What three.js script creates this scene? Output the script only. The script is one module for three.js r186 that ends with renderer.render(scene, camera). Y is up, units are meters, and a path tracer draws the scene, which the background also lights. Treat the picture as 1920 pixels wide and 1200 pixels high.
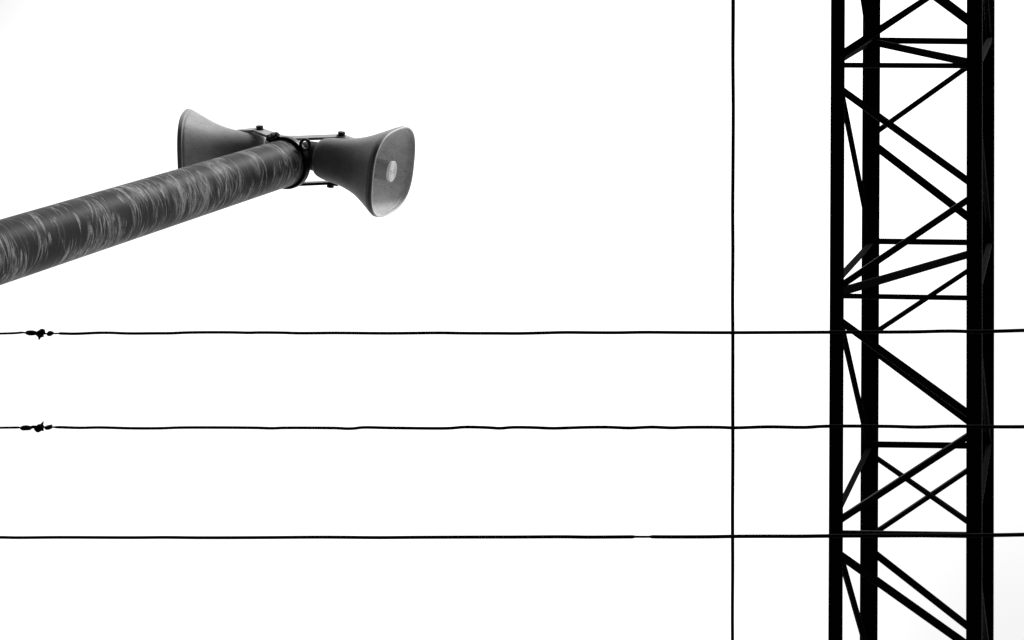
import * as THREE from 'three';
import { mergeGeometries } from 'three/addons/utils/BufferGeometryUtils.js';

// ---------------------------------------------------------------- camera, sky, sun, exposure
const V = (x, y, z) => new THREE.Vector3(x, y, z);
const scene = new THREE.Scene();
const F = 2667;                                            // focal length in photograph pixels (50 mm)
const camera = new THREE.PerspectiveCamera(2 * Math.atan(600 / F) * 180 / Math.PI, 1.6, 0.05, 6000);
const EYE = V(0, 1.6, 0);
const UP = V(1170, 795, -2667).normalize();                // the plumb line as the lens sees it: camera tipped far up and rolled
const XW = V(1, 0, 0).addScaledVector(UP, -UP.x).normalize();
const ZW = XW.clone().cross(UP);
const toWorld = (v) => V(v.dot(XW), v.dot(UP), v.dot(ZW)); // a direction seen from the camera, in the world
{
  const m = new THREE.Matrix4().makeBasis(toWorld(V(1, 0, 0)), toWorld(V(0, 1, 0)), toWorld(V(0, 0, 1)));
  camera.quaternion.setFromRotationMatrix(m);
  camera.position.copy(EYE);
  camera.updateMatrixWorld(true);
}
scene.add(camera);
const P = (x, y, d) => toWorld(V((x - 960) / F * d, (600 - y) / F * d, -d)).add(EYE);
const dir = (x, y, z) => toWorld(V(x, y, z)).normalize();
const YUP = V(0, 1, 0);

const renderer = new THREE.WebGLRenderer({ antialias: true });
renderer.setSize(1920, 1200);
renderer.toneMapping = THREE.LinearToneMapping;
renderer.toneMappingExposure = 1.16;
renderer.shadowMap.enabled = true;
renderer.shadowMap.type = THREE.PCFSoftShadowMap;

// seeded noise
let seed = 12345;
const rnd = () => { seed = (seed * 1664525 + 1013904223) >>> 0; return seed / 4294967296; };
const hash = (x, y, z) => { let h = (x * 374761393 + y * 668265263 + z * 2147483647) | 0; h = Math.imul(h ^ (h >>> 13), 1274126177); return ((h ^ (h >>> 16)) >>> 0) / 4294967296; };
function noise3(x, y, z) {
  const xi = Math.floor(x), yi = Math.floor(y), zi = Math.floor(z), s = (t) => t * t * (3 - 2 * t);
  const u = s(x - xi), v = s(y - yi), w = s(z - zi), l = (a, b, t) => a + (b - a) * t, h = (i, j, k) => hash(xi + i, yi + j, zi + k);
  return l(l(l(h(0, 0, 0), h(1, 0, 0), u), l(h(0, 1, 0), h(1, 1, 0), u), v), l(l(h(0, 0, 1), h(1, 0, 1), u), l(h(0, 1, 1), h(1, 1, 1), u), v), w);
}
const fbm = (x, y, z, n = 4) => { let a = 0, k = 0.5; for (let i = 0; i < n; i++) { a += k * noise3(x, y, z); x *= 2.03; y *= 2.03; z *= 2.03; k *= 0.5; } return a; };

const SUN = dir(0.45, 0.75, -0.42);                           // behind thin cloud, above the picture's upper edge
{
  // bright even overcast, corner falloff of the lens painted in as darker patches
  const w = 512, h = 256, data = new Float32Array(w * h * 4);
  const thick = [[1900, 1230, 0.47, 9.5], [2230, 420, 0.58, 9.5], [-120, -120, 0.42, 6]].map(([x, y, k, r]) => [P(x, y, 1).sub(EYE).normalize(), k, r]);  // patches that dim the sky like vignetting, not thicker cloud
  for (let j = 0; j < h; j++) for (let i = 0; i < w; i++) {
    const el = ((j + 0.5) / h - 0.5) * Math.PI, az = ((i + 0.5) / w - 0.5) * 2 * Math.PI;
    const d = V(Math.cos(el) * Math.cos(az), Math.sin(el), Math.cos(el) * Math.sin(az));
    const glow = Math.acos(Math.min(1, d.dot(SUN))) * 180 / Math.PI;
    let L = 0.34 + 1.04 * Math.max(0, d.y) + 0.6 * Math.exp(-((glow / 35) ** 2)) + 0.06 * (fbm(d.x * 2.5 + 7, d.y * 2.5, d.z * 2.5 + 3) - 0.47);
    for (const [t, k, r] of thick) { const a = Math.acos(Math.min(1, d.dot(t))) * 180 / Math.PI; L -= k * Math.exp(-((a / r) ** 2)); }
    const o = (j * w + i) * 4; data[o] = data[o + 1] = data[o + 2] = L; data[o + 3] = 1;
  }
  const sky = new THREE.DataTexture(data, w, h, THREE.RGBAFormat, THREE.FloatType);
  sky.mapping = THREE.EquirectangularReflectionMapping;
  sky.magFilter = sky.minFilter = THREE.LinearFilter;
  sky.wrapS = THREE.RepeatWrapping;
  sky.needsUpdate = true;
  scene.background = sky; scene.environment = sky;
}
const sun = new THREE.DirectionalLight(0xffffff, 1.5);
sun.position.copy(SUN).multiplyScalar(60);
sun.castShadow = true; sun.shadow.radius = 30; sun.shadow.mapSize.set(2048, 2048);
Object.assign(sun.shadow.camera, { left: -14, right: 14, top: 14, bottom: -14, near: 1, far: 120 });
scene.add(sun, sun.target);

// ---------------------------------------------------------------- helpers
const used = {};
function numbered(n) { const k = used[n] = (used[n] ?? -1) + 1; return k ? `${n}_${String(k).padStart(3, '0')}` : n; }
function tag(o, label, category, group) { o.userData = { label, category }; if (group) o.userData.group = group; return o; }
function thing(name, at, label, category, group) {
  const g = new THREE.Group(); g.name = numbered(name); g.position.copy(at); scene.add(g);
  return tag(g, label, category, group);
}
function part(name, geo, mat, parent, label) {             // geometry is given in world coordinates
  const m = new THREE.Mesh(geo, mat); m.name = name; m.castShadow = m.receiveShadow = true;
  if (parent) {
    parent.updateWorldMatrix(true, false);
    geo.applyMatrix4(parent.matrixWorld.clone().invert());
    parent.add(m);
  } else scene.add(m);
  if (label) m.userData.label = label;
  return m;
}
const flat = (g) => { const q = g.index ? g.toNonIndexed() : g; return q; };
function merge(list) { return mergeGeometries(list.map((g) => { const q = flat(g); for (const k of Object.keys(q.attributes)) if (!['position', 'normal', 'uv'].includes(k)) q.deleteAttribute(k); return q; })); }
function greyTexture(w, h, f, repeat = true) {             // f(i, j) gives a linear albedo
  const d = new Uint8Array(w * h * 4);
  for (let j = 0; j < h; j++) for (let i = 0; i < w; i++) {
    let c = Math.min(1, Math.max(0, f(i, j))); c = c <= 0.0031308 ? c * 12.92 : 1.055 * c ** (1 / 2.4) - 0.055;
    const o = (j * w + i) * 4; d[o] = d[o + 1] = d[o + 2] = Math.round(c * 255); d[o + 3] = 255;
  }
  const t = new THREE.DataTexture(d, w, h); t.colorSpace = THREE.SRGBColorSpace;
  t.magFilter = THREE.LinearFilter; t.minFilter = THREE.LinearMipmapLinearFilter; t.generateMipmaps = true; t.anisotropy = 8;
  if (repeat) t.wrapS = t.wrapT = THREE.RepeatWrapping;
  t.needsUpdate = true; return t;
}
// prism with an (a, b) outline running from p to q
function prism(p, q, outline, a, b) {
  const pos = [], n = outline.length, at = (o, k) => (k ? q : p).clone().addScaledVector(a, o[0]).addScaledVector(b, o[1]);
  const tri = (x, y, z) => pos.push(x.x, x.y, x.z, y.x, y.y, y.z, z.x, z.y, z.z);
  const ccw = a.clone().cross(b).dot(q.clone().sub(p)) > 0;
  const T = (x, y, z) => ccw ? tri(x, y, z) : tri(x, z, y);
  for (let i = 0; i < n; i++) { const o = outline[i], r = outline[(i + 1) % n]; T(at(o, 0), at(r, 0), at(r, 1)); T(at(o, 0), at(r, 1), at(o, 1)); }
  const faces = THREE.ShapeUtils.triangulateShape(outline.map((o) => new THREE.Vector2(o[0], o[1])), []);
  for (const [i, j, k] of faces) { T(at(outline[i], 1), at(outline[j], 1), at(outline[k], 1)); T(at(outline[i], 0), at(outline[k], 0), at(outline[j], 0)); }
  const g = new THREE.BufferGeometry();
  g.setAttribute('position', new THREE.Float32BufferAttribute(pos, 3));
  g.computeVertexNormals();
  g.setAttribute('uv', new THREE.Float32BufferAttribute(new Float32Array(pos.length / 3 * 2), 2));
  return g;
}
// tube through points with a radius for every point
function tube(points, radii, closed = false, around = 10, sub = 4, smooth = true) {
  const curve = new THREE.CatmullRomCurve3(points, closed, 'centripetal'), n = (points.length - (closed ? 0 : 1)) * sub;
  const pos = [], nor = [], uv = [], idx = [];
  let ref = null;
  for (let i = 0; i <= n; i++) {
    const u = i / n, c = curve.getPoint(u), t = curve.getTangent(u);
    const k = u * (points.length - (closed ? 0 : 1)), k0 = Math.floor(k), r0 = radii[k0 % radii.length], r1 = radii[(k0 + 1) % radii.length] ?? r0;
    const r = Array.isArray(radii) ? r0 + ((r1 ?? r0) - r0) * (k - k0) : radii;
    if (!ref) ref = Math.abs(t.y) < 0.9 ? YUP.clone() : V(1, 0, 0);
    const s = t.clone().cross(ref).normalize(); ref = s.clone().cross(t).normalize();
    for (let j = 0; j <= around; j++) {
      const a = j / around * 2 * Math.PI, q = s.clone().multiplyScalar(Math.cos(a)).addScaledVector(ref, Math.sin(a));
      pos.push(c.x + q.x * r, c.y + q.y * r, c.z + q.z * r); nor.push(q.x, q.y, q.z); uv.push(j / around, i / 10);
      if (i < n && j < around) { const o = i * (around + 1) + j; idx.push(o, o + around + 1, o + 1, o + 1, o + around + 1, o + around + 2); }
    }
  }
  const g = new THREE.BufferGeometry();
  g.setAttribute('position', new THREE.Float32BufferAttribute(pos, 3)); g.setAttribute('normal', new THREE.Float32BufferAttribute(nor, 3));
  g.setAttribute('uv', new THREE.Float32BufferAttribute(uv, 2)); g.setIndex(idx);
  return g;
}
// geometry modelled along +y, placed at p with its y along axis
function place(g, p, axis, twist = null) {
  const m = new THREE.Matrix4();
  if (twist) {
    const y = axis.clone().normalize(), x = twist.clone().addScaledVector(y, -twist.dot(y)).normalize();
    m.makeBasis(x, y, x.clone().cross(y));
  } else m.makeRotationFromQuaternion(new THREE.Quaternion().setFromUnitVectors(YUP, axis.clone().normalize()));
  m.setPosition(p); return g.applyMatrix4(m);
}

// ---------------------------------------------------------------- materials
const STEEL = new THREE.MeshPhysicalMaterial({ color: new THREE.Color(0.0045, 0.0045, 0.0045), roughness: 0.6, specularIntensity: 0.12 });
const STEEL_MATT = new THREE.MeshPhysicalMaterial({ color: new THREE.Color(0.0025, 0.0025, 0.0025), roughness: 0.9, specularIntensity: 0.03 });  // darker, duller copy of STEEL for members meant to show no sky light
const CABLE = new THREE.MeshPhysicalMaterial({ color: new THREE.Color(0.004, 0.004, 0.004), roughness: 0.8, specularIntensity: 0.1 });
const BRACKET = new THREE.MeshPhysicalMaterial({ color: new THREE.Color(0.6, 0.6, 0.6), roughness: 0.45, specularIntensity: 0.6 });
const BOLT = new THREE.MeshPhysicalMaterial({ color: new THREE.Color(0.03, 0.03, 0.03), roughness: 0.5, specularIntensity: 0.28 });
const BAND = new THREE.MeshPhysicalMaterial({ color: new THREE.Color(0.008, 0.008, 0.008), roughness: 0.35, specularIntensity: 0.6 });
const BLOCKER = new THREE.MeshStandardMaterial({ color: new THREE.Color(0.04, 0.04, 0.04), roughness: 0.95 });  // for the added block that shuts out low sky
const GROUND = new THREE.MeshStandardMaterial({ color: new THREE.Color(0.012, 0.012, 0.012), roughness: 1 });
const hornSpeck = (() => {
  const w = 512, h = 512, a = new Float32Array(w * h);
  for (let j = 0; j < h; j++) for (let i = 0; i < w; i++) a[j * w + i] = 0.8 * (0.82 + 0.36 * fbm(i / 40, j / 40, 3)) * (0.85 + 0.3 * rnd()) * (0.86 + 0.28 * noise3(i / 5, j / 5, 5));
  for (let k = 0; k < 120; k++) { const x = rnd() * w, y = rnd() * h, r = 1 + rnd() ** 2 * 4, b = rnd() < 0.75 ? 1.7 : 0.45; for (let j = -5; j <= 5; j++) for (let i = -5; i <= 5; i++) if (i * i + j * j < r * r) a[((y + j + h) % h | 0) * w + ((x + i + w) % w | 0)] *= b; }
  return greyTexture(w, h, (i, j) => Math.min(0.9, a[j * w + i]));
})();
const HORN = new THREE.MeshPhysicalMaterial({ map: hornSpeck, color: new THREE.Color(0.52, 0.52, 0.52), roughness: 0.5, specularIntensity: 0.5 });  // outer skin: grey lowered to deepen the shade on the bells
const HORN_TUBE_SHADED = new THREE.MeshPhysicalMaterial({ map: hornSpeck, color: new THREE.Color(0.32, 0.32, 0.32), roughness: 0.28, specularIntensity: 1 });  // darker copy of the horn grey: shade on the tube is in the colour
const HORN_INSIDE_LIT = new THREE.MeshPhysicalMaterial({ map: hornSpeck, roughness: 0.5, specularIntensity: 0.6 });  // brighter copy of the horn grey: light inside the mouth is in the colour
const DRIVER_SHADED = new THREE.MeshPhysicalMaterial({ color: new THREE.Color(0.1, 0.1, 0.1), roughness: 0.5, specularIntensity: 0.4 });  // horn grey darkened to stand for shadow behind the bell
const HORN_LIT = new THREE.MeshPhysicalMaterial({ color: new THREE.Color(0.9, 0.9, 0.9), roughness: 0.5 });  // palest copy of the horn grey: light on rim and cap is in the colour

// pole: dark coat with pale brush strokes that run round it
const poleMap = (() => {
  const w = 512, h = 2048, a = new Float32Array(w * h), m = new Float32Array(w * h);
  for (let j = 0; j < h; j++) for (let i = 0; i < w; i++) {
    const t = i / w * 2 * Math.PI, cx = Math.cos(t) * 1.1, cz = Math.sin(t) * 1.1;
    m[j * w + i] = fbm(cx * 1.3 + 5, j / 95, cz * 1.3 + 9, 3);
    a[j * w + i] = 0;
  }
  // each dab of the brush leaves a bundle of fine, uneven bristle marks
  function bristle(u0, v0, len, wide, amp, slope, bend) {
    for (let i = 0; i < len; i++) {
      const t = i / len, e = Math.min(1, t * 4, (1 - t) * 2.5), x = ((u0 + i) % w + w) % w | 0, vc = v0 + i * slope + bend * i * i, hw = wide * (0.4 + 0.6 * e);
      for (let j = Math.floor(vc - hw - 1); j <= vc + hw + 1; j++) {
        const q = 1 - Math.max(0, Math.abs(j - vc) - hw + 1); if (q <= 0) continue;
        const jj = (j % h + h) % h, o = jj * w + x, rag = 0.25 + 1.3 * noise3(i / 9, j / 1.5, v0 * 0.37);
        a[o] = Math.max(a[o], amp * e * Math.min(1, q) * Math.min(1, rag));
      }
    }
  }
  for (let k = 0; k < 2400; k++) {
    const u0 = rnd() * w, v0 = rnd() * h, mm = m[(v0 | 0) * w + (u0 | 0)];
    if (rnd() > (mm - 0.28) * 3.6 * (v0 > 640 && v0 < 880 ? 0.45 : 1)) continue;
    const len = 30 + 120 * rnd() ** 1.5, wide = 4 + 26 * rnd() ** 1.6, slope = -0.12 + 0.45 * (rnd() - 0.5), bend = (rnd() - 0.5) * 0.007, gain = 0.35 + 0.65 * rnd();
    const n = Math.round(wide / 2.2) + 1;
    for (let b = 0; b < n; b++) bristle(u0 + (rnd() - 0.5) * len * 0.6, v0 + (rnd() - 0.5) * wide, len * (0.35 + 0.8 * rnd()), 0.6 + 1.3 * rnd() ** 2, gain * (0.2 + 0.8 * rnd()), slope + 0.02 * (rnd() - 0.5), bend);
    if (rnd() < 0.35) bristle(u0, v0, len * 0.8, 2 + 3.5 * rnd(), gain * 0.55, slope, bend);
  }
  for (let k = 0; k < 500; k++) bristle(rnd() * w, rnd() * h, 60 + 150 * rnd(), 0.5 + 0.9 * rnd(), 0.35 + 0.6 * rnd(), -0.08 + 0.2 * (rnd() - 0.5), (rnd() - 0.5) * 0.002);
  return greyTexture(w, h, (i, j) => {
    const o = j * w + i, base = 0.016 + 0.06 * Math.max(0, m[o] - 0.4);
    return (base + 0.68 * a[o]) * (0.72 + 0.56 * rnd()) * (0.75 + 0.5 * noise3(i / 2.5, j / 2.5, 1));
  });
})();
const POLE = new THREE.MeshPhysicalMaterial({ map: poleMap, roughness: 0.5, specularIntensity: 0.28 });

// ---------------------------------------------------------------- ground
{
  const g = new THREE.CircleGeometry(2500, 96); g.rotateX(-Math.PI / 2);
  const o = part('ground', g, GROUND, null); o.userData = { kind: 'structure', label: 'dark flat ground far below the wires' };
}

// ---------------------------------------------------------------- added unseen dark building at the photographer's back, put in to keep low sky off what faces the lens
{
  const away = toWorld(V(0.2, 0.75, 0.5)).setY(0).normalize(), g = new THREE.BoxGeometry(20, 10.5, 8);
  g.rotateY(Math.atan2(away.x, away.z)); const c = P(537, 307, 4.85).setY(5.25).addScaledVector(away, 11); g.translate(c.x, c.y, c.z);
  const t = thing('added_sky_blocker', V(c.x, 0, c.z), 'added dark building behind the photographer, outside the picture', 'sky_blocker');
  part('blocker_box', g, BLOCKER, t);
}

// ---------------------------------------------------------------- lattice truss
{
  // heel lines of the four chords: x at the top and bottom of the photograph, distance there
  const line = (x0, x1, d) => [P(x0, 0, d * 1.008), P(x1, 1200, d * 0.992)];
  const D0 = 8, D1 = 9.36;
  const CH = { a: line(1558, 1553, D0), c: line(1841.3, 1840.5, D0), b: line(1621, 1615, D1), d: line(1865.2, 1863.2, D1) };
  const along = CH.a[1].clone().sub(CH.a[0]).normalize();
  const ortho = (v) => v.clone().addScaledVector(along, -v.dot(along)).normalize();
  const mid = (l) => l[0].clone().add(l[1]).multiplyScalar(0.5);
  const ac = ortho(mid(CH.c).sub(mid(CH.a))), ab = ortho(mid(CH.b).sub(mid(CH.a)));   // across and up
  const truss = thing('lattice_mast', mid(CH.a), 'tall black four-legged steel lattice mast of chords and zigzag braces, at right behind the wires', 'lattice mast');
  const L = (w1, w2, t) => [[0, 0], [w1, 0], [w1, t], [t, t], [t, w2], [0, w2]];
  const ext = (l, k0, k1) => [l[0].clone().lerp(l[1], k0), l[0].clone().lerp(l[1], k1)];
  const minus = (v) => v.clone().negate();
  const px = (d) => d / F;
  for (const [k, a, b, w1, w2] of [['a', ac, ab, 26.2 * px(D0), 0.08], ['c', minus(ac), ab, 29 * px(D0), 0.085], ['b', ac, minus(ab), 30.2 * px(D1), 0.085], ['d', minus(ac), minus(ab), 30 * px(D1), 0.085]]) {
    const [p, q] = ext(CH[k], -0.75, 1.75);
    part('chord', prism(p, q, L(w1, w2, 0.009), a, b), STEEL_MATT, truss);
  }
  const meshes = [];
  const ray = (x, y) => P(x, y, 1).sub(EYE).normalize();
  const onPlane = (x, y, pt, n) => { const r = ray(x, y); return EYE.clone().addScaledVector(r, pt.clone().sub(EYE).dot(n) / r.dot(n)); };
  const alongLine = (l, y) => {                                       // the point of a line that the lens sees at height y
    const e = V(0, 1, (600 - y) / F), f = (p) => { const r = p.clone().sub(EYE); return V(r.dot(toWorld(V(1, 0, 0))), r.dot(toWorld(V(0, 1, 0))), r.dot(toWorld(V(0, 0, 1)))).dot(e); };
    const f0 = f(l[0]), f1 = f(l[1]); return l[0].clone().lerp(l[1], -f0 / (f1 - f0));
  };
  // near face (a-c) and far face (b-d), members a little inside the chords' flanges
  const nrm = (l, m) => { const n = along.clone().cross(mid(CH[m]).sub(mid(CH[l]))).normalize(); return n.dot(ab) < 0 ? n.negate() : n; };
  const nN = nrm('a', 'c'), nF = nrm('b', 'd');
  const facing = { near: [CH.a[0].clone().addScaledVector(nN, 0.013), nN], far: [CH.b[0].clone().addScaledVector(nF, -0.013), nF] };
  function member(name, p, q, wide, deep, inward, mat = STEEL) {          // an angle bar centred on p-q: one leg in the face, the other pointing inward
    const t = q.clone().sub(p).normalize(), a = inward.clone().cross(t).normalize();
    // the standing leg is on the side that looks up in the picture
    if (a.dot(toWorld(V(0, 1, 0))) < 0) a.negate();
    const o = L(wide, deep, 0.006).map(([x, y]) => [wide / 2 - x, y]);
    return part(name, prism(p, q, o, a, inward), mat, truss);
  }
  function flatFace(name, face, x0, y0, x1, y1, thick, xa, xb) {      // from centre-line pixels, stretched to x = xa .. xb
    const [pt, n] = facing[face], s = (y1 - y0) / (x1 - x0), d = face === 'near' ? D0 : D1;
    const ya = y0 + (xa - x0) * s, yb = y0 + (xb - x0) * s;
    const m = member(name, onPlane(xa, ya, pt, n), onPlane(xb, yb, pt, n), thick * px(d) * 0.97, thick * px(d) * 0.9, face === 'near' ? nN : minus(nF));
    meshes.push(m); return m;
  }
  function sideFace(name, left, y0, y1, thick, round = false) {       // a-b side or c-d side
    const l0 = left ? CH.a : CH.c, l1 = left ? CH.b : CH.d, inw = left ? ac : minus(ac);
    const off = inw.clone().multiplyScalar(left ? 0.03 : 0.014);
    const p = alongLine(l0, y0).add(off), q = alongLine(l1, y1).add(off);
    const w = thick * px((D0 + D1) / 2) * (name === 'post' ? 1.15 : 1);
    if (round) { const m = part(name, tube([p, q], [w / 2, w / 2], false, 14, 2), STEEL, truss); meshes.push(m); return m; }
    const m = member(name, p, q, w, w * 0.75, inw, left || name === 'post' ? STEEL_MATT : STEEL); meshes.push(m); return m;
  }
  function sway(x0, y0, x1, y1, thick, from, to) {
    const s = (y1 - y0) / (x1 - x0), l = { a: 1582, b: 1636, c: 1820, d: 1845 };
    const ya = y0 + (l[from] - x0) * s, yb = y0 + (l[to] - x0) * s;
    const p = alongLine(CH[from], ya), q = alongLine(CH[to], yb);
    const off = (k) => (k === 'a' || k === 'b') ? ac.clone().multiplyScalar(0.05) : ac.clone().multiplyScalar(-0.02);
    const d = (D0 + D1) / 2, t = q.clone().sub(p).normalize(), w = thick * px(d);
    const m = member('sway_brace', p.add(off(from)), q.add(off(to)), w, w * 0.6, t.clone().cross(V(0, 0, 0).copy(toWorld(V(0, 1, 0)))).cross(t).cross(t).normalize(), STEEL_MATT);
    meshes.push(m); return m;
  }
  const XA = 1566, XC = 1830, XB = 1630, XD = 1856;
  const panel1 = () => [
    flatFace('cross_bar', 'near', 1586, 122, 1812, 123.2, 10, XA, XC),
    flatFace('cross_bar', 'far', 1652, 77, 1812, 78.7, 10, XB, XD),
    flatFace('diagonal_brace', 'near', 1586, 174, 1812, 337, 14, XA, XC),
    flatFace('diagonal_brace', 'near', 1812, 377, 1619, 507.7, 12.3, XC, XA),
    flatFace('diagonal_brace', 'far', 1799, 136, 1671, 227.5, 10.5, XD, XB),
    flatFace('diagonal_brace', 'far', 1651, 283, 1812.7, 407, 12.5, XB, XD),
    sideFace('post', true, 116, 80, 11), sideFace('post', false, 126, 72, 11),
    sideFace('diagonal_brace', true, 148, 445, 13.5), sideFace('diagonal_brace', false, 185, 445, 13),
    sway(1684, 90, 1812, 119.6, 13, 'b', 'c'),
  ];
  const panel2 = () => [
    flatFace('cross_bar', 'near', 1586, 555, 1811, 558.5, 10, XA, XC),
    flatFace('cross_bar', 'far', 1650, 453, 1812, 455, 10.5, XB, XD),
    flatFace('diagonal_brace', 'near', 1583, 607, 1811, 772, 14.5, XA, XC),
    flatFace('diagonal_brace', 'near', 1812, 821, 1647, 929, 12, XC, XA),
    flatFace('diagonal_brace', 'far', 1812.7, 508.9, 1675.7, 600, 9.6, XD, XB),
    flatFace('diagonal_brace', 'far', 1649, 666, 1811, 787, 13, XB, XD),
    sideFace('post', true, 529, 462, 15), sideFace('post', false, 556, 457, 12),
    sideFace('diagonal_brace', true, 582, 842, 14), sideFace('diagonal_brace', false, 603, 838, 13),
    sway(1649, 527.6, 1811, 476, 14, 'a', 'd'),
  ];
  const panel3 = () => [
    flatFace('cross_bar', 'near', 1583, 1000.5, 1811, 1003.5, 11, XA, XC),
    flatFace('cross_bar', 'far', 1647, 833.3, 1811, 835.5, 12.3, XB, XD),
    flatFace('diagonal_brace', 'near', 1646, 1091, 1811, 1208, 16.5, XA, XC),
    flatFace('diagonal_brace', 'far', 1812, 883, 1646, 995, 10.4, XD, XB),
    flatFace('diagonal_brace', 'far', 1646, 1042.7, 1811, 1172, 13.5, XB, XD),
    sideFace('post', true, 966, 842, 13), sideFace('post', false, 985, 828, 12),
    sideFace('diagonal_brace', true, 1020, 1228, 14), sideFace('diagonal_brace', false, 1052, 1240, 13),
    sway(1647, 860, 1811, 986.5, 9.2, 'b', 'c'),
  ];
  const p1 = panel1(), p2 = panel2(); panel3();
  const step = alongLine(CH.a, 555).sub(alongLine(CH.a, 122)), step2 = alongLine(CH.a, 1000).sub(alongLine(CH.a, 122));
  const again = (list, shift) => { for (const m of list) { const c = m.clone(); c.position.add(shift); truss.add(c); } };
  again(p1.slice(2), step.clone().negate());                                  // the panel that runs out at the top of the picture
  again(p2, step2.clone().negate()); again(p1, step2.clone().negate().sub(step));
  again([p1[3]], step2);                                                       // and the ones below the picture
  again(p2, step2); again(p1, step2.clone().multiplyScalar(2));
}

// ---------------------------------------------------------------- pole
const PEND = P(537, 304.5, 4.85), PR = 0.0793;
const pole = thing('loudspeaker_pole', V(PEND.x, 0, PEND.z), 'thick grey pole with pale brushed streaks running from the left edge to the loudspeakers', 'pole');
{
  const H = PEND.y, g = new THREE.CylinderGeometry(PR, PR, H, 128, 1, false);
  const uv = g.attributes.uv, ps = g.attributes.position;
  for (let i = 0; i < uv.count; i++) uv.setY(i, (ps.getY(i) + H / 2) / 2 + 0.15);
  g.rotateY(Math.atan2(PEND.x, PEND.z)); g.translate(PEND.x, H / 2, PEND.z);
  part('shaft', g, POLE, pole);
  // clamp band round the head of the pole
  const o = [[PR + 0.001, -0.018], [PR + 0.008, -0.018], [PR + 0.011, -0.015], [PR + 0.011, 0.006], [PR + 0.008, 0.0085], [PR + 0.001, 0.0085], [PR + 0.001, -0.018]];
  const b = new THREE.LatheGeometry(o.map(([x, y]) => new THREE.Vector2(x, y)), 96); b.translate(PEND.x, PEND.y, PEND.z);
  const band = part('clamp_band', b, BAND, pole);
  // ears and bolt where the band closes
  const q = P(505, 265, 4.80), out = q.clone().sub(PEND).setY(0).normalize(), side = out.clone().cross(YUP);
  const ear = (s) => prism(PEND.clone().addScaledVector(out, PR + 0.003).addScaledVector(side, s).addScaledVector(YUP, -0.032), PEND.clone().addScaledVector(out, PR + 0.003).addScaledVector(side, s).addScaledVector(YUP, 0.004), [[0, -0.002], [0.026, -0.002], [0.026, 0.002], [0, 0.002]], out, side);
  part('ear', ear(-0.008), BAND, band); part('ear', ear(0.008), BAND, band);
  const c = PEND.clone().addScaledVector(out, PR + 0.016).addScaledVector(YUP, -0.016);
  part('bolt', merge([place(new THREE.CylinderGeometry(0.004, 0.004, 0.05, 12), c, side), place(new THREE.CylinderGeometry(0.009, 0.009, 0.008, 6), c.clone().addScaledVector(side, 0.02), side), place(new THREE.CylinderGeometry(0.009, 0.009, 0.008, 6), c.clone().addScaledVector(side, -0.02), side)]), BOLT, band);
}

// ---------------------------------------------------------------- horn loudspeakers
const PROFILE = [[0.022, 0.052], [0.024, 0.060], [0.030, 0.0645], [0.042, 0.069], [0.06, 0.0735], [0.1, 0.0785], [0.13, 0.0835], [0.165, 0.0925], [0.195, 0.103], [0.22, 0.1145], [0.245, 0.1265], [0.265, 0.1365], [0.278, 0.143], [0.285, 0.145], [0.287, 0.147], [0.2985, 0.147]];
const profile = (() => { const c = new THREE.CatmullRomCurve3(PROFILE.map(([s, r]) => V(s, r, 0)), false, 'centripetal'); return c.getPoints(64).map((p) => [p.x, p.y]); })();
const mouthR = 0.147;
const opening = (r) => Math.min(1, Math.max(0, (r - 0.074) / (mouthR - 0.074))) ** 0.9;
function squareness(r) { return 2 + 0.85 * opening(r); }   // circle at the throat, rounded square at the mouth
function ringPoint(a, r) {
  const n = squareness(r), c = Math.cos(a), s = Math.sin(a), k = (Math.abs(c) ** n + Math.abs(s) ** n) ** (-1 / n);
  return [r * c * k * (1 + 0.26 * opening(r)), r * s * k];            // taller than wide
}
function bellGeometry(prof, flip) {                       // y along the axis
  const N = 128, pos = [], uv = [], idx = [];
  prof.forEach(([s, r], i) => { for (let j = 0; j <= N; j++) { const [x, z] = ringPoint(j / N * 2 * Math.PI, r); pos.push(x, s, z); uv.push(j / N * 3, s * 4); if (i < prof.length - 1 && j < N) { const o = i * (N + 1) + j; flip ? idx.push(o, o + 1, o + N + 1, o + 1, o + N + 2, o + N + 1) : idx.push(o, o + N + 1, o + 1, o + 1, o + N + 1, o + N + 2); } } });
  const g = new THREE.BufferGeometry(); g.setAttribute('position', new THREE.Float32BufferAttribute(pos, 3)); g.setAttribute('uv', new THREE.Float32BufferAttribute(uv, 2)); g.setIndex(idx); g.computeVertexNormals();
  const nn = g.attributes.normal;                          // one smooth normal across the seam
  prof.forEach((_, i) => { const o = i * (N + 1), e = o + N; const v = V(nn.getX(o) + nn.getX(e), nn.getY(o) + nn.getY(e), nn.getZ(o) + nn.getZ(e)).normalize(); nn.setXYZ(o, v.x, v.y, v.z); nn.setXYZ(e, v.x, v.y, v.z); });
  return g;
}
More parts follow.
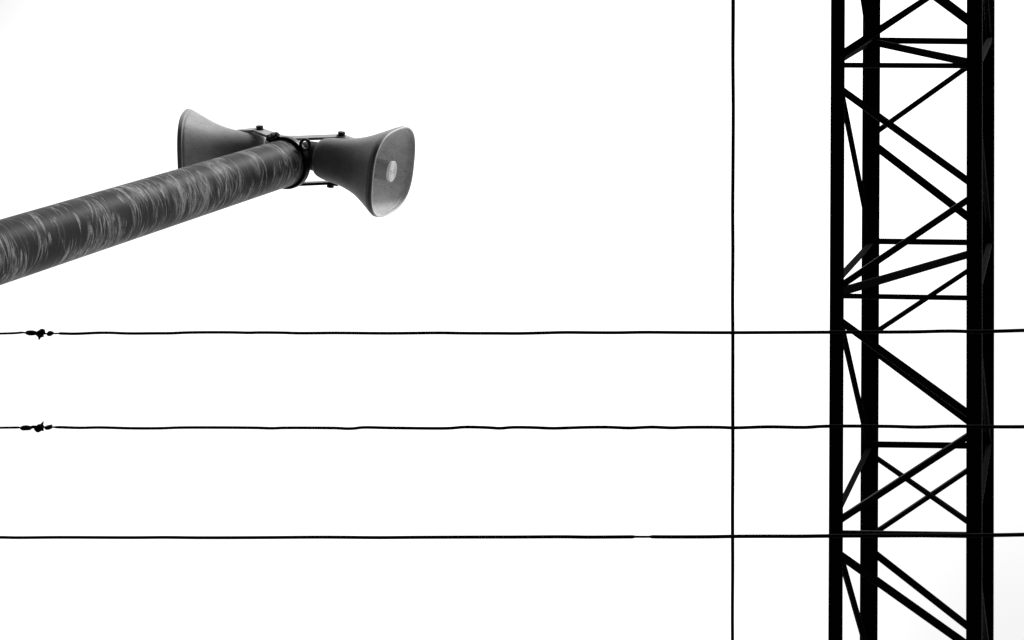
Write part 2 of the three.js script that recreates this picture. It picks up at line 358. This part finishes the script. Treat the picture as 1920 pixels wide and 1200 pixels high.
function strap(path, wide, thick = 0.008, wdir = YUP) {    // bent flat bar, its width along wdir
  const list = [];
  for (let i = 0; i + 1 < path.length; i++) {
    const [p, q] = [path[i], path[i + 1]], t = q.clone().sub(p).normalize(), w = wdir.clone().addScaledVector(t, -wdir.dot(t)).normalize(), n = t.clone().cross(w);
    const [w0, w1] = Array.isArray(wide) ? [wide[i], wide[i + 1]] : [wide, wide], e = t.clone().multiplyScalar(i ? 0.0004 : 0);
    const g = prism(p.clone().sub(e), q, [[-w0 / 2, -thick / 2 + i * 0.0001], [w0 / 2, -thick / 2 + i * 0.0001], [w0 / 2, thick / 2 - i * 0.0001], [-w0 / 2, thick / 2 - i * 0.0001]], w, n);
    if (w0 !== w1) { const a = g.attributes.position; for (let k = 0; k < a.count; k++) { const r = V(a.getX(k), a.getY(k), a.getZ(k)).sub(p); if (r.dot(t) > q.distanceTo(p) / 2) { const s = r.dot(w) * (w1 / w0 - 1); a.setXYZ(k, a.getX(k) + w.x * s, a.getY(k) + w.y * s, a.getZ(k) + w.z * s); } } g.computeVertexNormals(); }
    list.push(g);
  }
  return merge(list);
}
const hexBolt = (p, axis, r = 0.0125, h = 0.012) => merge([place(new THREE.CylinderGeometry(r * 1.35, r * 1.35, 0.002, 20), p.clone().addScaledVector(axis, 0.003), axis), place(new THREE.CylinderGeometry(r, r, h, 6), p.clone().addScaledVector(axis, 0.0045 + h / 2), axis)]);
function hornBody(mouth, axis, label, rimMat) {
  const tw = YUP;
  const rear = mouth.clone().addScaledVector(axis, -0.298);
  const t = thing('horn_loudspeaker', rear, label, 'loudspeaker', 'pair of horn loudspeakers on the pole');
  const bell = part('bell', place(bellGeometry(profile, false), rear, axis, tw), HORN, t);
  part('mouth', place(bellGeometry(profile.filter(([s]) => s > 0.03).map(([s, r]) => [Math.min(s, 0.2975), r - 0.0045]), true), rear, axis, tw), HORN_INSIDE_LIT, t);
  const ring = []; for (let j = 0; j < 96; j++) { const [x, z] = ringPoint(j / 96 * 2 * Math.PI, mouthR - 0.0025); ring.push(V(x, 0.2985, z)); }
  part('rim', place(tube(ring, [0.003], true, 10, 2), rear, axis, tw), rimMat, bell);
  // driver behind the bell
  const dr = [[0, -0.066], [0.030, -0.066], [0.036, -0.061], [0.040, -0.045], [0.046, -0.03], [0.049, -0.015], [0.050, 0.018], [0.0505, 0.0235]];
  part('driver', place(new THREE.LatheGeometry(dr.map(([x, y]) => new THREE.Vector2(x, y)), 64), rear, axis, tw), DRIVER_SHADED, t);
  // centre tube in the mouth with a pale cap
  const plug = part('centre_tube', place(new THREE.LatheGeometry([[0.040, 0.0], [0.0375, 0.1], [0.034, 0.280], [0.0338, 0.289]].map(([x, y]) => new THREE.Vector2(x, y)), 64), rear, axis, tw), HORN_TUBE_SHADED, t);
  const cap = part('cap', place(new THREE.LatheGeometry([[0.030, 0.287], [0.0348, 0.287], [0.0355, 0.289], [0.0355, 0.2945], [0.0344, 0.296], [0.0312, 0.2965], [0.0304, 0.2955], [0.0, 0.2955]].map(([x, y]) => new THREE.Vector2(x, y)), 64), rear, axis, tw), HORN_LIT, plug, 'pale round cap with embossed emblem');
  void cap;
  // embossed emblem: a ring with a small figure of strokes
  const em = [], bar = (x0, z0, x1, z1, w) => { const p = V(x0, 0.2957, z0), q = V(x1, 0.2957, z1), d = q.clone().sub(p), c = d.clone().normalize().cross(YUP); em.push(prism(p, q, [[-w / 2, -0.0008], [w / 2, -0.0008], [w / 2, 0.0012], [-w / 2, 0.0012]], c, YUP)); };
  const tor = new THREE.TorusGeometry(0.0225, 0.0008, 8, 48); tor.rotateX(Math.PI / 2); tor.translate(0, 0.2956, 0); em.push(tor);
  // local x is up, z sideways
  bar(0.013, -0.008, 0.013, 0.008, 0.0025); bar(0.008, -0.005, 0.008, 0.005, 0.002); bar(0.008, 0, -0.004, 0, 0.003); bar(-0.004, 0, -0.016, -0.007, 0.0025); bar(-0.004, 0, -0.016, 0.007, 0.0025);
  part('emblem', place(merge(em), rear, axis, tw), HORN_LIT, plug);
  return { t, rear };
}
{
  // right-hand horn, mouth half towards the lens
  const n = dir(0.943, -0.207, 0.26), upImg = YUP.clone().cross(n).normalize(); if (upImg.dot(toWorld(V(0, 1, 0))) < 0) upImg.negate();
  const { t, rear } = hornBody(P(737.6, 322, 4.80), n, 'grey horn loudspeaker at right whose open mouth shows a pale capped centre tube', HORN_LIT);
  const on = (s, o, u = 0) => rear.clone().addScaledVector(n, s).addScaledVector(upImg, o).addScaledVector(YUP, u);
  const armA = [P(548, 259.5, 4.90), P(600, 257.5, 4.885), P(640, 256, 4.865), P(669, 263, 4.855)];
  part('mounting_arm', strap(armA, [0.036, 0.036, 0.036, 0.006], 0.009, dir(0.1, 0.38, -0.9)), BRACKET, t);
  part('bolt', hexBolt(armA[2].clone().addScaledVector(upImg, 0), upImg), BOLT, t);
  const armB = [P(528, 346, 4.87), P(560, 345, 4.885), P(620, 342.5, 4.90), P(634, 346.5, 4.90)];
  part('mounting_arm', strap(armB, [0.028, 0.028, 0.028, 0.008], 0.010), BAND, t);  // near-black copy of the arm, shade of its underside put into the colour
  part('bolt', hexBolt(armB[2], upImg.clone().negate()), BOLT, t);
  part('back_plate', strap([P(520, 257, 5.0), P(562, 257.5, 4.95)], 0.03), BRACKET, t);
  const loop = []; for (let k = 0; k < 12; k++) { const a = k / 12 * 2 * Math.PI; loop.push(P(572 + 8.5 * Math.cos(a), 271 + 9.5 * Math.sin(a), 4.80 + 0.012 * Math.cos(a))); }
  part('hanging_ring', tube(loop, [0.0055], true, 10, 4), BAND, t);
  void on;
}
{
  // left-hand horn, turned away behind the pole
  const n = dir(-0.996, 0.005, 0.081), upImg = YUP.clone().cross(n).normalize(); if (upImg.dot(toWorld(V(0, 1, 0))) < 0) upImg.negate();
  const { t } = hornBody(P(349, 287, 4.97), n, 'grey horn loudspeaker at left, turned away and half hidden behind the streaked pole', HORN);
  const armA = [P(441, 246, 4.985), P(481, 243.5, 4.975), P(530, 261, 4.905)];
  part('mounting_arm', strap(armA, [0.010, 0.044, 0.054], 0.009, dir(0.25, 0.35, -0.9)), BRACKET, t);
  part('bolt', hexBolt(P(487, 244.5, 4.975), upImg), BOLT, t);
  const armB = [P(450, 335, 5.02), P(485, 338, 5.01), P(535, 346, 4.93)];
  part('mounting_arm', strap(armB, 0.03), BRACKET, t);
  part('bolt', hexBolt(armB[1], upImg.clone().negate()), BOLT, t);
}

// ---------------------------------------------------------------- wires
const SLOPE = 0.43 / F;
const wireDepth = (x, d) => d / (1 + SLOPE * (x - 960));   // the wires run level, so they come nearer to the right
function wire(label, d, pts, thick) {
  const pp = [], rr = [];
  for (const [x, y, k = 1] of pts) { const z = wireDepth(x, d); pp.push(P(x, y, z)); rr.push(thick * d / F / 2 * k); }
  const w = thing('overhead_wire', pp[Math.floor(pp.length / 2)], label, 'wire');
  part('cable_run', tube(pp, rr, false, 10, 4), CABLE, w);
  return w;
}
const lump = (cx, cy, d, rx, ry, rot, s, rough = 0.2) => {  // knobbly lump, radii in photograph pixels
  const g = new THREE.IcosahedronGeometry(1, 4), a = g.attributes.position, k = d / F;
  for (let i = 0; i < a.count; i++) { const v = V(a.getX(i), a.getY(i), a.getZ(i)), m = 1 + rough * (2 * fbm(v.x * 1.7 + s, v.y * 1.7, v.z * 1.7 + s) - 0.95); v.multiplyScalar(m); a.setXYZ(i, v.x * rx * k, v.y * ry * k, v.z * ry * k); }
  g.computeVertexNormals();
  const r = dir(Math.cos(rot), Math.sin(rot), 0.12), u = dir(-Math.sin(rot), Math.cos(rot), 0);
  const y = u.clone().addScaledVector(r, -u.dot(r)).normalize();
  g.applyMatrix4(new THREE.Matrix4().makeBasis(r, y, r.clone().cross(y)).setPosition(P(cx, cy, d)));
  return g;
};
const stub = (x0, y0, x1, y1, r0, r1, d) => tube([P(x0, y0, d), P((x0 + x1) / 2, (y0 + y1) / 2, d), P(x1, y1, d)], [r0 * d / F, (r0 + r1) / 2 * d / F, r1 * d / F], false, 12, 3);
{
  const d = 6, w = wire('black horizontal wire with a spiky splice whose point hangs down, topmost of three', d, [
    [-1500, 640], [-700, 633], [-200, 628, 0.8], [0, 625.5, 0.8], [30, 624.5, 0.85], [40, 623.6, 0.8], [44, 623.6, 0.65], [50, 624.5, 0.6], [75, 625.5, 0.6], [95, 625.6, 0.6], [101, 625.4, 0.6], [110, 625.2, 0.6], [113, 625.2, 1], [140, 625.8], [180, 624.2], [205, 624], [240, 625.2], [290, 625], [320, 624.8], [355, 623.5], [430, 623.2], [470, 624],
    [480, 623.6], [525, 623.8], [560, 624.7], [630, 624.3], [730, 625], [825, 624.2], [870, 624.8], [935, 625], [970, 625.2], [1020, 624.2], [1060, 623.3], [1110, 623.7], [1160, 623.8], [1205, 623], [1280, 623.5], [1370, 623.8], [1440, 623.5], [1540, 623], [1710, 622.3], [1780, 620.8], [1830, 621.8], [1870, 621], [1920, 619.5], [2300, 612], [3000, 600]], 6.2);
  const z = wireDepth(75, d);
  part('splice_sleeve', lump(58.5, 624.3, z, 12, 4.9, -0.08, 3, 0.25), CABLE, w);
  part('splice_knot', merge([lump(76, 624.5, z, 9.5, 6.5, 0.5, 8, 0.3), lump(80, 620.5, z, 4.6, 4, 0.6, 11, 0.25), stub(75, 627, 73, 638, 5, 0.6, z), stub(76, 630, 82, 630, 3.5, 1.5, z)]), CABLE, w);
  part('end_ferrule', lump(94, 625.4, z, 7, 4.7, 0.35, 21, 0.25), CABLE, w);
}
{
  const d = 6, w = wire('black horizontal wire with a spiky splice whose point stands up, middle of three', d, [
    [-1500, 812], [-700, 806], [-200, 802, 0.85], [0, 802, 0.85], [33, 801.6, 0.85], [36.5, 801.6, 0.6], [42, 802, 0.6], [75, 801, 0.6], [98, 800.8, 0.6], [102, 800.9, 0.65], [105.5, 801, 0.9], [112, 801], [150, 802.2], [185, 801.5], [245, 803], [300, 803], [335, 801.8], [400, 801.6], [480, 802.2], [510, 803], [530, 802.3], [620, 802.5], [634, 802.8], [650, 803.7], [664, 803.3], [680, 801.5], [730, 802.3], [830, 803.2], [848, 802.6], [870, 800.8], [910, 801.5], [938, 803], [960, 801.3], [995, 801.5], [1035, 803], [1065, 802.3], [1100, 801.2], [1140, 801], [1180, 802.5], [1222, 800.8], [1260, 802.2], [1290, 801.2], [1350, 801.2], [1375, 802.2], [1440, 800.3], [1510, 801.3], [1545, 799.3], [1670, 799.5], [1720, 800.8], [1780, 799.2], [1860, 800.2], [1920, 800.2], [2300, 797], [3000, 793]], 6.2);
  const z = wireDepth(75, d);
  part('splice_sleeve', lump(49, 802.4, z, 12, 4.9, 0.03, 31, 0.25), CABLE, w);
  part('splice_knot', merge([lump(73.5, 802.5, z, 9.5, 6.8, 0.45, 38, 0.3), lump(72, 806.5, z, 5.5, 4.2, 0.2, 41, 0.25), stub(77, 799, 81.5, 790, 4, 0.7, z), stub(77, 805, 82.5, 807.5, 3.4, 0.6, z), lump(63, 800.6, z, 7, 3.2, 0, 44, 0.2)]), CABLE, w);
  part('end_ferrule', merge([lump(91, 801.3, z, 8.2, 4.7, 0.25, 51, 0.25), stub(93, 799.5, 98, 796.5, 3.2, 1, z)]), CABLE, w);
}
wire('plain black horizontal wire with one short thinned stretch, lowest of three', 6, [
  [-1500, 1018], [-700, 1012], [-200, 1009], [0, 1007.5], [30, 1008.1], [110, 1007.5], [250, 1008], [310, 1007.6], [370, 1008.2], [480, 1008], [610, 1007.2], [710, 1008], [780, 1007.5], [920, 1007], [960, 1007], [1060, 1006.5], [1100, 1007.1], [1160, 1006.8], [1184, 1006.6], [1189, 1006.5, 0.85], [1192, 1006.4, 0.66], [1205, 1006.5, 0.66], [1218, 1006.4, 0.66], [1222, 1006.4, 0.95], [1226, 1006.5], [1260, 1006.7], [1330, 1006.5], [1375, 1005.8], [1440, 1005.5], [1500, 1005.6], [1550, 1005], [1700, 1004.2], [1870, 1003.3], [1920, 1002.4], [2300, 997], [3000, 988]], 6.7);
{
  const d = 6.1, pp = [], rr = [];
  for (const [x, y, k] of [[1380, -2200, 1.1], [1376, -600, 1.1], [1374.6, -60, 1.1], [1374.6, 30, 1.1], [1374.2, 110, 1.03], [1374.9, 200, 1], [1374.4, 310, 1], [1373.8, 400, 1], [1374.2, 470, 1], [1373.6, 560, 1], [1374.1, 640, 1], [1373.9, 760, 1.02], [1374.1, 850, 1], [1373.5, 960, 1], [1373.8, 1060, 0.96], [1373.3, 1150, 0.92], [1373.5, 1210, 0.92], [1373, 1800, 0.92], [1370, 3400, 0.92]]) { pp.push(P(x, y, d)); rr.push(6.8 * d / F / 2 * k); }
  const w = thing('overhead_wire', pp[9], 'black vertical wire that crosses all three horizontal wires', 'wire');
  part('cable_run', tube(pp, rr, false, 10, 4), CABLE, w);
}

renderer.render(scene, camera);
